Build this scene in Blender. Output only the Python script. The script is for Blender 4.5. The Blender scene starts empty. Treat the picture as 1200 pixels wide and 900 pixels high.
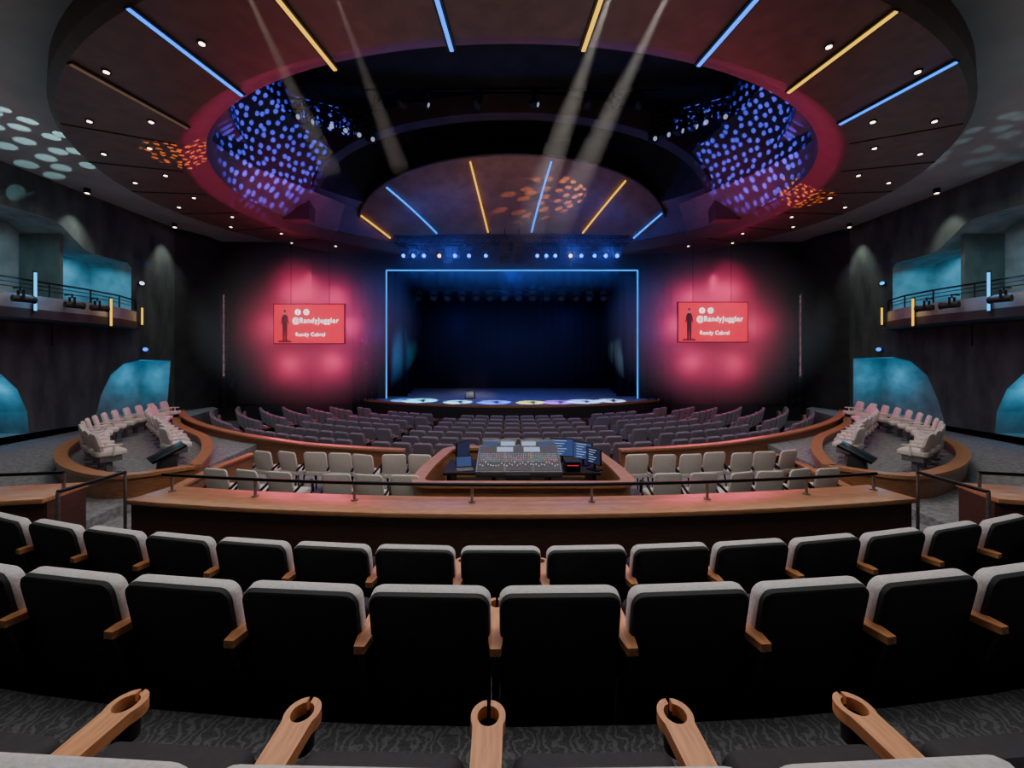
import bpy, bmesh, math, random
from mathutils import Vector, Matrix
random.seed(4)
S=bpy.context.scene
COL=S.collection
pi=math.pi
sin,cos,sqrt=math.sin,math.cos,math.sqrt

# ------------------------------------------------------------------ materials
def mat(name,c,rough=.7,metal=0,var=.25,scale=12,bump=0,spec=.5,c2=None,stretch=None,sheen=0):
    m=bpy.data.materials.new(name); m.use_nodes=True
    nt=m.node_tree; N=nt.nodes; L=nt.links
    b=N['Principled BSDF']
    b.inputs['Roughness'].default_value=rough
    b.inputs['Metallic'].default_value=metal
    b.inputs['Specular IOR Level'].default_value=spec
    if sheen: b.inputs['Sheen Weight'].default_value=sheen
    tc=N.new('ShaderNodeTexCoord'); mp=N.new('ShaderNodeMapping')
    L.new(tc.outputs['Object'],mp.inputs[0])
    if stretch: mp.inputs['Scale'].default_value=stretch
    n=N.new('ShaderNodeTexNoise'); n.inputs['Scale'].default_value=scale
    n.inputs['Detail'].default_value=4
    L.new(mp.outputs[0],n.inputs['Vector'])
    r=N.new('ShaderNodeValToRGB')
    d=c2 if c2 else tuple(x*(1-var) for x in c)
    r.color_ramp.elements[0].color=(*d,1); r.color_ramp.elements[1].color=(*c,1)
    r.color_ramp.elements[0].position=.35; r.color_ramp.elements[1].position=.65
    L.new(n.outputs['Fac'],r.inputs[0]); L.new(r.outputs[0],b.inputs['Base Color'])
    if bump:
        bp=N.new('ShaderNodeBump'); bp.inputs['Strength'].default_value=bump
        bp.inputs['Distance'].default_value=.01
        L.new(n.outputs['Fac'],bp.inputs['Height']); L.new(bp.outputs[0],b.inputs['Normal'])
    return m
def emi(name,c,s,base=(.02,.02,.02)):
    m=bpy.data.materials.new(name); m.use_nodes=True
    b=m.node_tree.nodes['Principled BSDF']
    b.inputs['Base Color'].default_value=(*base,1)
    b.inputs['Emission Color'].default_value=(*c,1)
    b.inputs['Emission Strength'].default_value=s
    return m
M_fab=mat('light_grey_fabric',(.56,.55,.54),.9,scale=60,bump=.4,var=.15,sheen=.2)
M_shell=mat('charcoal_upholstery',(.014,.016,.02),.75,scale=40,bump=.2,var=.3)
M_blk=mat('matte_black',(.012,.012,.013),.6,scale=20)
M_blkm=mat('black_metal',(.02,.02,.022),.35,.8,scale=20)
M_oak=mat('honey_oak',(.66,.29,.12),.4,scale=9,var=.3,stretch=(8,1,8),bump=.05)
M_wood=mat('red_brown_wood',(.40,.165,.075),.35,scale=6,var=.4,stretch=(1,1,10))
M_woodt=mat('warm_wood_cap',(.56,.26,.12),.35,scale=6,var=.35,stretch=(1,8,8))
M_woodd=mat('dark_walnut_panel',(.09,.04,.026),.45,scale=5,var=.4,stretch=(1,1,10))
M_cream=mat('cream_fabric',(.74,.70,.62),.9,scale=50,bump=.3,var=.12)
M_beige=mat('pale_beige_fabric',(.70,.65,.58),.9,scale=50,bump=.3,var=.12)
M_orch=mat('slate_seat_fabric',(.18,.15,.20),.85,scale=30,var=.25,sheen=.3)
M_conc=mat('board_concrete',(.095,.12,.115),.85,scale=1.6,var=.5,bump=.3,stretch=(1,1.5,.5))
M_bal=mat('blue_grey_balcony_plaster',(.20,.22,.24),.8,scale=3,var=.2)
M_ceilg=mat('grey_plaster',(.36,.37,.37),.9,scale=1,var=.15)
M_ring=mat('maroon_ceiling_panel',(.13,.072,.052),.45,scale=3,var=.3)
M_rim=mat('red_rim_panel',(.125,.065,.06),.5,scale=3,var=.2)
M_rose=mat('dusky_rose_panel',(.20,.12,.18),.6,scale=2,var=.2)
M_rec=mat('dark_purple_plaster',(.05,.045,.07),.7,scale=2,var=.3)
M_arch=mat('bronze_arch_panel',(.27,.14,.10),.5,scale=2,var=.3)
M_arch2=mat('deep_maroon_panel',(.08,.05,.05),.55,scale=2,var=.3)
M_dark=mat('charcoal_wall',(.032,.033,.036),.8,scale=2,var=.4,bump=.2)
M_red=mat('oxblood_wall_fabric',(.055,.03,.038),.85,scale=2.5,var=.4,bump=.2)
M_seam=mat('black_seam',(.01,.01,.01),.8)
M_curt=mat('navy_velour',(.006,.007,.018),.95,scale=4,var=.4,stretch=(6,6,.3),spec=.1)
M_scrim=mat('black_scrim',(.007,.007,.02),.95,scale=4,var=.3,stretch=(4,4,.4),spec=.1)
M_stage=mat('glossy_stage_deck',(.26,.26,.30),.5,scale=3,var=.3)
M_grey=mat('light_grey_metal',(.50,.51,.53),.4,.2,scale=10)
M_dgrey=mat('dark_grey_metal',(.20,.205,.22),.4,.2,scale=10)
M_steel=mat('brushed_steel',(.35,.34,.33),.35,.9,scale=20)
def carpet():
    m=mat('patterned_grey_carpet',(.07,.07,.075),.95,scale=110,bump=.5,var=.5)
    nt=m.node_tree;N=nt.nodes;L=nt.links;b=N['Principled BSDF']
    tc=N.new('ShaderNodeTexCoord'); w=N.new('ShaderNodeTexWave')
    w.inputs['Scale'].default_value=7;w.inputs['Distortion'].default_value=13;w.inputs['Detail'].default_value=5;w.inputs['Detail Scale'].default_value=2
    L.new(tc.outputs['Object'],w.inputs['Vector'])
    r=N.new('ShaderNodeValToRGB');r.color_ramp.elements[0].position=.5;r.color_ramp.elements[1].position=1.0
    L.new(w.outputs['Fac'],r.inputs[0])
    mx=N.new('ShaderNodeMix');mx.data_type='RGBA'
    src=b.inputs['Base Color'].links[0].from_socket
    L.new(r.outputs[0],mx.inputs['Factor']);L.new(src,mx.inputs['A']);mx.inputs['B'].default_value=(.12,.12,.13,1)
    L.new(mx.outputs['Result'],b.inputs['Base Color'])
    return m
M_carpet=carpet()
M_carpet2=mat('grey_flecked_carpet',(.30,.30,.31),.95,scale=14,var=.45,bump=.3)
E_blue=emi('blue_led',(.0,.17,1),2.6)
E_yel=emi('yellow_led',(1,.55,.02),1.6)
E_off=emi('dim_led',(.8,.5,.3),.08,(.3,.2,.1))
E_cyan=emi('cyan_led',(.0,.42,1),2.2)
E_warm=emi('warm_downlight',(1,.86,.68),9)
E_wht=emi('white_lens',(.7,.8,1),2.5)
E_blens=emi('blue_lens',(.0,.10,1),9)
E_ylens=emi('amber_lens',(1,.6,.15),6)
E_pink=emi('pink_led',(1,.5,.6),.22)
E_scr=emi('red_screen',(1,.0,.045),1.25)
E_txt=emi('white_text',(1,.95,.95),3.2)
E_dfig=emi('dark_red_print',(.04,.0,.005),.05)
E_mon=emi('monitor_dark_blue',(.08,.15,.45),.4)
E_mon2=emi('monitor_pale',(.50,.62,.95),.7)
E_redi=emi('red_indicator',(1,.05,.05),2)
E_grn=emi('green_indicator',(.2,1,.3),.8)

# ------------------------------------------------------------------ mesh builder
class MB:
    def __init__(s): s.v=[];s.f=[];s.m=[]
    def add(s,vs,fs,mi=0):
        o=len(s.v); s.v+= [tuple(v) for v in vs]
        for f in fs: s.f.append(tuple(i+o for i in f)); s.m.append(mi)
    def box(s,c,d,mi=0,R=None,taper=1):
        vs=[]
        for z in(-1,1):
            k=taper if z>0 else 1
            for x,y in((-1,-1),(1,-1),(1,1),(-1,1)):
                v=Vector((x*d[0]/2*k,y*d[1]/2*k,z*d[2]/2))
                if R: v=R@v
                vs.append(v+Vector(c))
        s.add(vs,[(3,2,1,0),(4,5,6,7),(0,1,5,4),(1,2,6,5),(2,3,7,6),(3,0,4,7)],mi)
    def cyl(s,p0,p1,r,mi=0,n=10,r2=None,caps=True):
        p0=Vector(p0);p1=Vector(p1);d=(p1-p0).normalized()
        a=Vector((0,0,1)) if abs(d.z)<.9 else Vector((1,0,0))
        u=d.cross(a).normalized();w=d.cross(u)
        r2=r if r2 is None else r2
        vs=[p0+r*(cos(2*pi*i/n)*u+sin(2*pi*i/n)*w) for i in range(n)]+[p1+r2*(cos(2*pi*i/n)*u+sin(2*pi*i/n)*w) for i in range(n)]
        fs=[(i,(i+1)%n,n+(i+1)%n,n+i) for i in range(n)]
        if caps: fs+= [tuple(range(n))[::-1],tuple(range(n,2*n))]
        s.add(vs,fs,mi)
    def tube(s,pts,r,mi=0,n=8):
        for a,b in zip(pts,pts[1:]): s.cyl(a,b,r,mi,n)
    def loft(s,pts,w,h,o,ux,uy,un,rings,mi=0):
        ux,uy,un,o=Vector(ux),Vector(uy),Vector(un),Vector(o)
        n=len(pts);vs=[];fs=[]
        for t,ins in rings:
            for u,v in pts: vs.append(o+ux*u*(1-2*ins/w)+uy*v*(1-2*ins/h)+un*t)
        for k in range(len(rings)-1):
            for i in range(n):
                j=(i+1)%n; fs.append((k*n+i,k*n+j,(k+1)*n+j,(k+1)*n+i))
        fs.append(tuple(range(n))[::-1]); fs.append(tuple(range((len(rings)-1)*n,len(rings)*n)))
        s.add(vs,fs,mi)
    def prism(s,pts,z0,z1,mi=0):
        n=len(pts)
        f0=z0 if callable(z0) else (lambda x,y:z0)
        f1=z1 if callable(z1) else (lambda x,y:z1)
        vs=[(x,y,f0(x,y)) for x,y in pts]+[(x,y,f1(x,y)) for x,y in pts]
        fs=[(i,(i+1)%n,n+(i+1)%n,n+i) for i in range(n)]+[tuple(range(n))[::-1],tuple(range(n,2*n))]
        s.add(vs,fs,mi)
    def ribbon(s,path,w0,w1,z0,z1,mi=0):
        n=len(path);vs=[]
        f0=z0 if callable(z0) else (lambda x,y:z0)
        f1=z1 if callable(z1) else (lambda x,y:z1)
        for i,(x,y) in enumerate(path):
            a=Vector(path[max(i-1,0)]);b=Vector(path[min(i+1,n-1)])
            t=(b-a).normalized();nn=Vector((-t.y,t.x))
            for w in(w0,w1):
                q=Vector((x,y))+nn*w
                vs+=[(q.x,q.y,f0(x,y)),(q.x,q.y,f1(x,y))]
        fs=[]
        for i in range(n-1):
            a=i*4;b=a+4
            fs+=[(a,b,b+1,a+1),(a+2,a+3,b+3,b+2),(a+1,b+1,b+3,a+3),(a,a+2,b+2,b)]
        fs+=[(0,1,3,2),((n-1)*4,(n-1)*4+2,(n-1)*4+3,(n-1)*4+1)]
        s.add(vs,fs,mi)
    def obj(s,name,mats,parent=None,loc=None,rz=0,bevel=0,seg=2,smooth=True,label=None):
        me=bpy.data.meshes.new(name); me.from_pydata(s.v,[],s.f)
        for m in (mats if isinstance(mats,(list,tuple)) else [mats]): me.materials.append(m)
        me.polygons.foreach_set('material_index',s.m)
        bm=bmesh.new();bm.from_mesh(me)
        bmesh.ops.recalc_face_normals(bm,faces=bm.faces)
        if bevel:
            es=[e for e in bm.edges if len(e.link_faces)==2 and e.calc_face_angle(0)>.6]
            bmesh.ops.bevel(bm,geom=es,offset=bevel,segments=seg,affect='EDGES',profile=.5,clamp_overlap=True)
        bm.to_mesh(me);bm.free()
        if smooth:
            try:
                me.shade_smooth(); me.set_sharp_from_angle(angle=.7)
            except Exception: pass
        o=bpy.data.objects.new(name,me);COL.objects.link(o)
        if parent: o.parent=parent
        if loc: o.location=loc
        o.rotation_euler[2]=rz
        if label:o['label']=label
        return o
def rrect(w,h,r,n=5):
    p=[]
    for cx,cy,a in((w/2-r,h/2-r,0),(-w/2+r,h/2-r,90),(-w/2+r,-h/2+r,180),(w/2-r,-h/2+r,270)):
        for i in range(n+1):
            t=math.radians(a+90*i/n); p.append((cx+r*cos(t),cy+r*sin(t)))
    return p
def empty(name,loc=(0,0,0),rz=0):
    e=bpy.data.objects.new(name,None);COL.objects.link(e);e.location=loc;e.rotation_euler[2]=rz
    e.empty_display_size=.1
    return e
def reg(o,label,cat,group=None):
    o['label']=label;o['category']=cat
    if group:o['group']=group
    return o
def struct(o): o['kind']='structure';return o
def dup(root,loc,rz=None,sc=None,skip=()):
    n=root.copy();COL.objects.link(n);n.location=loc
    if rz is not None:n.rotation_euler[2]=rz
    if sc:n.scale=sc
    def rec(a,b):
        for c in a.children:
            if c.name.split('.')[0] in skip: continue
            k=c.copy();k.parent=b;COL.objects.link(k);rec(c,k)
    rec(root,n)
    return n
def fillplane(outer,holes,f,name,m):
    bm=bmesh.new();es=[]
    for loop in [outer]+holes:
        vs=[bm.verts.new(f(u,v)) for u,v in loop]
        es+=[bm.edges.new((vs[i],vs[(i+1)%len(vs)])) for i in range(len(vs))]
    bmesh.ops.triangle_fill(bm,edges=es,use_beauty=True)
    me=bpy.data.meshes.new(name);bm.to_mesh(me);bm.free();me.materials.append(m)
    o=bpy.data.objects.new(name,me);COL.objects.link(o);return o
def light(kind,name,loc,tgt,power,color,size=.3,angle=60,blend=.5,gobo=None):
    ld=bpy.data.lights.new(name,kind);ld.energy=power;ld.color=color
    if kind=='SPOT': ld.spot_size=math.radians(angle);ld.spot_blend=blend;ld.shadow_soft_size=size
    elif kind=='AREA':
        ld.shape='RECTANGLE'
        if isinstance(size,tuple): ld.size,ld.size_y=size
        else: ld.size=ld.size_y=size
    else: ld.shadow_soft_size=size
    o=bpy.data.objects.new(name,ld);COL.objects.link(o);o.location=loc
    if tgt is not None:
        o.rotation_euler=(Vector(tgt)-Vector(loc)).to_track_quat('-Z','Y').to_euler()
    if gobo:
        scale,thr,seed=gobo
        ld.use_nodes=True;nt=ld.node_tree;N=nt.nodes;L=nt.links
        e=N['Emission']
        tc=N.new('ShaderNodeTexCoord');sp=N.new('ShaderNodeSeparateXYZ');L.new(tc.outputs['Normal'],sp.inputs[0])
        d1=N.new('ShaderNodeMath');d1.operation='DIVIDE';L.new(sp.outputs[0],d1.inputs[0]);L.new(sp.outputs[2],d1.inputs[1])
        d2=N.new('ShaderNodeMath');d2.operation='DIVIDE';L.new(sp.outputs[1],d2.inputs[0]);L.new(sp.outputs[2],d2.inputs[1])
        cb=N.new('ShaderNodeCombineXYZ');L.new(d1.outputs[0],cb.inputs[0]);L.new(d2.outputs[0],cb.inputs[1]);cb.inputs[2].default_value=seed
        v=N.new('ShaderNodeTexVoronoi');v.inputs['Scale'].default_value=scale;v.inputs['Randomness'].default_value=.55
        v.voronoi_dimensions='2D'
        L.new(cb.outputs[0],v.inputs['Vector'])
        lt=N.new('ShaderNodeMath');lt.operation='LESS_THAN';lt.inputs[1].default_value=thr
        L.new(v.outputs['Distance'],lt.inputs[0]);L.new(lt.outputs[0],e.inputs['Strength'])
        e.inputs['Color'].default_value=(1,1,1,1)
        ld.shadow_soft_size=.01
    return o

# ------------------------------------------------------------------ camera
cd=bpy.data.cameras.new('camera');cam=bpy.data.objects.new('camera',cd);COL.objects.link(cam)
cam.location=(0,0,3.0);cam.rotation_euler=(pi/2,0,0)
cd.sensor_width=36;cd.lens=36*480/1200;cd.shift_y=-.025;cd.clip_start=.02;cd.clip_end=200
S.camera=cam
w=bpy.data.worlds.new('world');S.world=w;w.use_nodes=True
w.node_tree.nodes['Background'].inputs[0].default_value=(.36,.40,.40,1)
w.node_tree.nodes['Background'].inputs[1].default_value=.12

# ------------------------------------------------------------------ room shell
PY=19.7
mb=MB();mb.box((0,9.5,-.1),(29.4,21,.2));struct(mb.obj('floor',M_carpet2,smooth=False))
def rampz(x,y): return .35+.4*min(1,max(0,(y-5)/5))
def orch_r(x): return 25-sqrt(max(0,15.7**2-x*x))
for sx in(-1,1):
    bpts=[(sx*x,orch_r(x)) for x in (6.7,7.5,8.5,9.5,10.5,11.5,12.3)]
    pts=bpts+[(sx*13.2,18.4),(sx*14.5,19.6),(sx*14.5,10),(sx*14.5,5),(sx*14.5,-1),(sx*6.7,-1),(sx*6.7,5)]
    mb=MB();mb.prism(pts,0.0,rampz);struct(mb.obj('floor',M_carpet2,smooth=False))
tp=[(x*.67,orch_r(x*.67)) for x in range(-10,11)]
mb=MB();mb.prism(tp+[(6.7,4.6),(-6.7,4.6)],0.0,.3);struct(mb.obj('floor',M_carpet2,smooth=False))
def arcp(R,xm,n=24,c=17): 
    return [(-xm+2*xm*i/n, c-sqrt(R*R-(-xm+2*xm*i/n)**2)) for i in range(n+1)]
def tier(D0,D1,z,xm=6.9):
    a=arcp(17-D0,xm);b=arcp(17-D1,xm)
    mb=MB();mb.prism(a+b[::-1],0.0,z);struct(mb.obj('floor',M_carpet,smooth=False))
tier(-1.2,.66,1.64);tier(.66,1.80,1.38);tier(1.80,2.78,1.11);tier(2.78,3.75,.85)
mb=MB();a=arcp(17-3.75,6.9);mb.prism(a+[(6.9,5.8),(-6.9,5.8)],0,.55);struct(mb.obj('floor',M_carpet,smooth=False))

M_niche=mat('pale_niche_plaster',(.30,.34,.36),.8,scale=2,var=.35)
def side_wall(sx):
    X=14.5
    outer=[(-2,0),(19.7,0),(19.7,8.7),(-2,8.7)]
    niche=[(6.0,4.8),(15.6,4.8),(15.6,6.45),(15.45,6.6),(14.2,6.62),(13.9,6.7),(13.2,7.25),(12.9,7.38),(12.5,7.4),(6,7.2)]
    door=[(14.2,.75),(17.2,.75),(17.4,2.9),(16.0,2.95),(15.3,2.8),(14.8,2.4),(14.45,1.7)] if sx<0 else [(13.7,.75),(17.4,.75),(17.4,3.0),(15.6,3.05),(14.9,2.9),(14.3,2.4),(13.95,1.6)]
    door2=[(8,.75),(12.3,.75),(12.25,1.4),(12.0,2.1),(11.5,2.7),(10.8,3.0),(8,3.0)]
    o=fillplane(outer,[niche,door,door2],lambda u,v:(sx*X,u,v),'wall_left' if sx<0 else 'wall_right',M_conc);struct(o)
    for k,(loop,dep) in enumerate(((niche,1.6),(door,1.2),(door2,1.2))):
        mb=MB();n=len(loop)
        vs=[(sx*X,u,v) for u,v in loop]+[(sx*(X+dep),u,v) for u,v in loop]
        mb.add(vs,[(i,(i+1)%n,n+(i+1)%n,n+i) for i in range(n)]+[tuple(range(n,2*n))])
        struct(mb.obj('wall_left_recess' if sx<0 else 'wall_right_recess',M_niche,smooth=False))
    for u in (10.2,13.4):
        mb=MB();mb.box((sx*(X+.9),u,5.9),(1.3,.12,2.3));reg(mb.obj('niche_partition',M_conc,smooth=False),'grey plaster fin dividing the balcony niche','partition','niche partitions')
    for u in (3,6,9,12.9,18.2):
        mb=MB();mb.box((sx*(X-.012),u,3.9 if u<12 else 4.1),(.02,.03,1.4));struct(mb.obj('trim_1',M_seam,smooth=False))
    light('AREA','niche_light',(sx*(X+.5),9.0,6.9),(sx*(X+.9),9.0,4.8),34,(.2,.75,1),(.6,2))
    light('AREA','niche_light',(sx*(X+.5),14.6,6.4),(sx*(X+.9),14.6,4.8),34,(.08,.65,1),(.6,1.2))
    light('AREA','niche_light',(sx*(X+.5),11.8,6.9),(sx*(X+.9),11.8,4.8),22,(.35,.8,1),(.6,2))
    light('POINT','doorway_light',(sx*(X+.5),16.6,2.3),None,30,(.06,.6,1),.3)
    light('POINT','doorway_light',(sx*(X+.5),11.6,2.0),None,22,(.06,.6,1),.3)
    for u in(8.5,10.2,13.5,17.0):
        light('SPOT','wall_wash_light',(sx*(X-.5),u,8.4),(sx*(X-.05),u,5.0),200,(.95,1,.88),.05,60,.9)
        mb=MB();mb.cyl((0,0,0),(0,0,.16),.09,0);mb.cyl((0,0,-.005),(0,0,0),.06,1)
        reg(mb.obj('downlight',[M_blk,E_warm],loc=(sx*(X-.5),u,8.44)),'small black ceiling downlight washing the concrete wall','light','wall wash downlights')
    r=empty('balcony_box',(sx*X,0,0))
    mb=MB()
    pl=[(0,5),(-1.9*sx,5),(-1.9*sx,12.3),(-1.7*sx,13.4),(-1.2*sx,14.6),(-.6*sx,15.3),(0,15.5)]
    mb.prism(pl,4.06,4.3);mb.obj('slab',M_dark,r,smooth=False)
    path=[(-1.85*sx,5),(-1.85*sx,12.3),(-1.65*sx,13.4),(-1.15*sx,14.5),(-.55*sx,15.2)]
    mb=MB();mb.ribbon(path,-.04,.04,4.30,4.66);mb.obj('parapet',M_bal,r,smooth=False)
    mb=MB();mb.tube([(x,y,5.05) for x,y in path],.025);mb.tube([(x,y,4.94) for x,y in path],.012);mb.tube([(x,y,4.83) for x,y in path],.012)
    for x,y in [(-1.85*sx,8),(-1.85*sx,9.6),(-1.85*sx,11.2)]+path[1:]: mb.cyl((x,y,4.64),(x,y,5.05),.02)
    mb.obj('railing',M_blkm,r)
    reg(r,'curved concrete side balcony with dark metal rail','balcony')
    for i,(y,zc,h,E,lab) in enumerate(((9.9,4.7,1.0,E_yel,'amber'),(10.75,4.75,1.0,E_cyan,'cyan'),(12.9,4.45,.85,E_yel,'amber'),(14.6,4.5,.6,E_yel,'amber'))):
        xx=-1.98 if y<12.4 else (-1.86 if y<13.5 else -1.3)
        mb=MB();mb.box((0,0,0),(.06,.06,h+.1),0);mb.box((-sx*.035,-.02,0),(.035,.045,h),1)
        reg(mb.obj('led_batten_light',[M_blk,E],loc=(sx*(X+xx),y,zc)),lab+' vertical LED batten clamped to the balcony front','light','balcony LED battens')
        light('POINT','batten_glow',(sx*(X+xx-.2),y-.1,zc),None,7 if lab=='cyan' else 2.5,(.1,.5,1) if lab=='cyan' else (1,.6,.15),.1)
    for y in (9.2,10.3,11.5,12.2):
        rr=empty('stage_spotlight',(sx*(X-2.15),y,4.5),.3*sx)
        mb=MB();mb.cyl((0,-.15,0),(0,.22,0),.085,0,12);mb.cyl((0,.22,0),(0,.26,0),.1,0,12);mb.obj('body',M_blk,rr)
        mb=MB();mb.box((.11,0,.1),(.015,.05,.22));mb.box((-.11,0,.1),(.015,.05,.22));mb.box((0,0,.21),(.23,.05,.015));mb.cyl((0,0,.21),(0,0,.3),.02);mb.box((sx*.14,0,.29),(.34,.04,.03));mb.obj('yoke',M_blkm,rr)
        reg(rr,'small black theatre spotlight clamped to the balcony front','spotlight','balcony spotlights')
    mb=MB();mb.cyl((0,0,0),(-sx*.05,-.1,0),.06,1,12);mb.cyl((0,0,0),(sx*.2,.1,0),.09,0,12)
    reg(mb.obj('wall_spotlight',[M_blk,E_cyan if sx>0 else E_wht],loc=(sx*14.3,15.85,5.9)),'bright cyan wall-mounted spotlight beside the niche','spotlight')
    mb=MB();mb.cyl((0,0,0),(-sx*.05,-.1,0),.07,1,12);mb.cyl((0,0,0),(sx*.2,.1,0),.09,0,12)
    reg(mb.obj('wall_spotlight',[M_blk,E_blue],loc=(sx*14.3,16.0,3.35)),'bright blue wall-mounted spotlight above the doorway','spotlight')
for sx in(-1,1): side_wall(sx)

o=fillplane([(-14.6,0),(14.6,0),(14.6,13.6),(-14.6,13.6)],[[(-6,1.0),(6,1.0),(6,7.2),(-6,7.2)]],lambda u,v:(u,PY,v),'wall_back',M_dark);struct(o)
for sx in(-1,1):
    for i,(x0,x1) in enumerate(((7.7,9.6),(9.61,11.7),(11.71,13.6))):
        mb=MB();mb.box((sx*(x0+x1)/2,PY-.06,4.3),(x1-x0,.1,7.0));reg(mb.obj('wall_panel',M_red,bevel=.01),'tall dark oxblood fabric panel on the proscenium wall','wall panel','proscenium wall panels')
    mb=MB();mb.box((0,0,0),(.05,.06,3.9));reg(mb.obj('led_strip_light',E_pink,loc=(sx*13.8,PY-.1,4.1)),'thin dim pinkish vertical LED line at the wall corner','light','corner light lines')
    mb=MB();mb.prism([(sx*14.5,17.6),(sx*14.1,18.4),(sx*13.95,19.0),(sx*13.95,19.65),(sx*14.5,19.65)],.75,8.6);struct(mb.obj('trim_2',M_dark))

# ------------------------------------------------------------------ ceiling
C=13.5
def ell(a,b,th,s=1): return (a*s*sin(th),min(PY-.05,C-b*s*cos(th)))
NS=160
ths=[2*pi*i/NS for i in range(NS)]
def ringmesh(profile,name,m):
    mb=MB();vs=[];fs=[]
    for a,b,z in profile:
        for t in ths:
            x,y=ell(a,b,t);vs.append((x,y,z))
    for k in range(len(profile)-1):
        for i in range(NS):
            j=(i+1)%NS;fs.append((k*NS+i,k*NS+j,(k+1)*NS+j,(k+1)*NS+i))
    mb.add(vs,fs);return mb.obj(name,m)
struct(ringmesh([(11.6,8.8,8.6),(11.62,8.82,8.12),(11.5,8.7,8.0),(9.35,7.15,8.0)],'ceiling',M_ring))
struct(ringmesh([(9.35,7.15,8.0),(9.2,7.0,8.02),(8.95,6.75,8.25),(8.8,6.6,8.3)],'ceiling',M_rim))
struct(ringmesh([(8.8,6.6,8.3),(9.0,6.8,8.4),(8.8,6.6,9.5),(8.3,6.3,9.7)],'ceiling',M_rose))
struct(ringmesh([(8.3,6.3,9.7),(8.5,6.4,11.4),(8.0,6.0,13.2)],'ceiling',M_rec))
mb=MB();vs=[];fs=[]
for t in ths:
    x,y=ell(11.5,8.7,t);vs.append((x,y,8.6))
for t in ths:
    x=max(-14.6,min(14.6,11.6*3*sin(t)));y=max(-3,min(PY,C-26.4*cos(t)));vs.append((x,y,8.6))
for i in range(NS):
    j=(i+1)%NS;fs.append((i,j,NS+j,NS+i))
mb.add(vs,fs);struct(mb.obj('ceiling',M_ceilg,smooth=False))
mb=MB();mb.box((0,13.2,13.3),(18,13,.1));struct(mb.obj('ceiling',M_dark,smooth=False))

def ringstrip(p,q,E,lab):
    p=Vector((*p,7.97));q=Vector((*q,7.97));d=(q-p);L_=d.length;rz=math.atan2(d.y,d.x)
    r=empty('led_strip_light',(p+q)/2,rz)
    mb=MB();mb.box((0,0,.012),(L_,.14,.03));mb.obj('channel',M_blk,r,smooth=False)
    mb=MB();mb.box((0,0,-.012),(L_-.02,.06,.02));mb.obj('diffuser',E,r)
    reg(r,lab,'light','ring ceiling LED strips')
BL='glowing blue LED strip recessed in the maroon ring ceiling';YL='glowing yellow LED strip recessed in the maroon ring ceiling'
for p,q,E,lab in (((-5.1,7.75),(-5.45,5.8),E_blue,BL),((-3.04,7.06),(-3.3,5.2),E_yel,YL),
    ((-.97,6.62),(-1.1,4.85),E_blue,BL),((1.15,6.62),(1.3,4.85),E_yel,YL),
    ((3.16,6.96),(3.45,5.25),E_blue,BL),((5.16,7.66),(5.5,5.85),E_yel,YL),
    ((6.95,8.70),(7.45,6.85),E_blue,BL),
    ((-7.0,8.85),(-7.45,6.9),E_off,'unlit amber LED strip recessed in the ring ceiling')):
    ringstrip(p,q,E,lab)
for i in range(28):
    t=math.radians(-170+340*i/27)
    if abs(t)<.9: continue
    x0,y0=ell(9.4,7.2,t);x1,y1=ell(11.5,8.7,t)
    if y1>19: continue
    mb=MB();mb.ribbon([(x0,y0),(x1,y1)],-.015,.015,7.985,8.01);struct(mb.obj('trim_3',M_seam,smooth=False))
first=None
for s_,tt in ((.25,(-128,-112,-97,-84,-72,-60,-50,50,60,72,84,97,112,128)),(.75,(-120,-104,-90,-77,-65,-54,-40,40,54,65,77,90,104,120)),(.5,(-28,29))):
    for t in tt:
        th=math.radians(t);a=9.4+s_*2.1;b=7.2+s_*1.5;x,y=ell(a,b,th)
        if first is None:
            mb=MB();mb.cyl((0,0,0),(0,0,.03),.07,0,16);mb.cyl((0,0,-.006),(0,0,.0),.042,1,16)
            first=mb.obj('downlight',[M_blk,E_warm],loc=(x,y,7.975));reg(first,'small round warm downlight in the maroon ring ceiling','light','ring downlights')
        else: dup(first,(x,y,7.975))

def canopy():
    n=32;m=8;mb=MB();vs=[]
    def bot(u): return Vector((6.9*u, 18.5+.9*(1-u*u), 8.15+ .75*(1-abs(u)**3)))
    def top(u):
        ph=u*pi/2; c=cos(ph)
        return Vector((6.9*sin(ph)*1.0, 18.5-2.3*c, 8.2+2.85*c**.75))
    for k in range(m+1):
        for i in range(n+1):
            u=-1+2*i/n; p=bot(u).lerp(top(u),k/m); p.y-= .25*sin(pi*k/m)*(1-u*u)
            vs.append(p)
    fs=[(k*(n+1)+i,k*(n+1)+i+1,(k+1)*(n+1)+i+1,(k+1)*(n+1)+i) for k in range(m) for i in range(n)]
    mb.add(vs,fs);r=mb.obj('acoustic_canopy',M_arch)
    reg(r,'bronze fan-shaped canopy arching above the stage opening','canopy')
    mb=MB();mb.tube([top(-1+2*i/n)+Vector((0,-.03,0)) for i in range(n+1)],.06);mb.obj('edge_rim',M_rim,r)
    def surf(u,v):
        p=bot(u).lerp(top(u),v);p.y-=.25*sin(pi*v)*(1-u*u);return p+Vector((0,-.07,-.05))
    for u0,u1,E,l in ((-.80,-.88,E_yel,'yellow'),(-.50,-.60,E_blue,'blue'),(-.16,-.17,E_yel,'yellow'),(.13,.16,E_blue,'blue'),(.47,.52,E_yel,'yellow'),(.80,.86,E_blue,'blue')):
        mb=MB();pts=[surf(u0*(1-v)+v*u1*.93,v*.92+.03) for v in [j/8 for j in range(9)]]
        mb.tube(pts,.035,0,6)
        reg(mb.obj('led_strip_light',E),'glowing '+l+' LED strip on the bronze fan canopy','light','canopy LED strips')
canopy()
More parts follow.
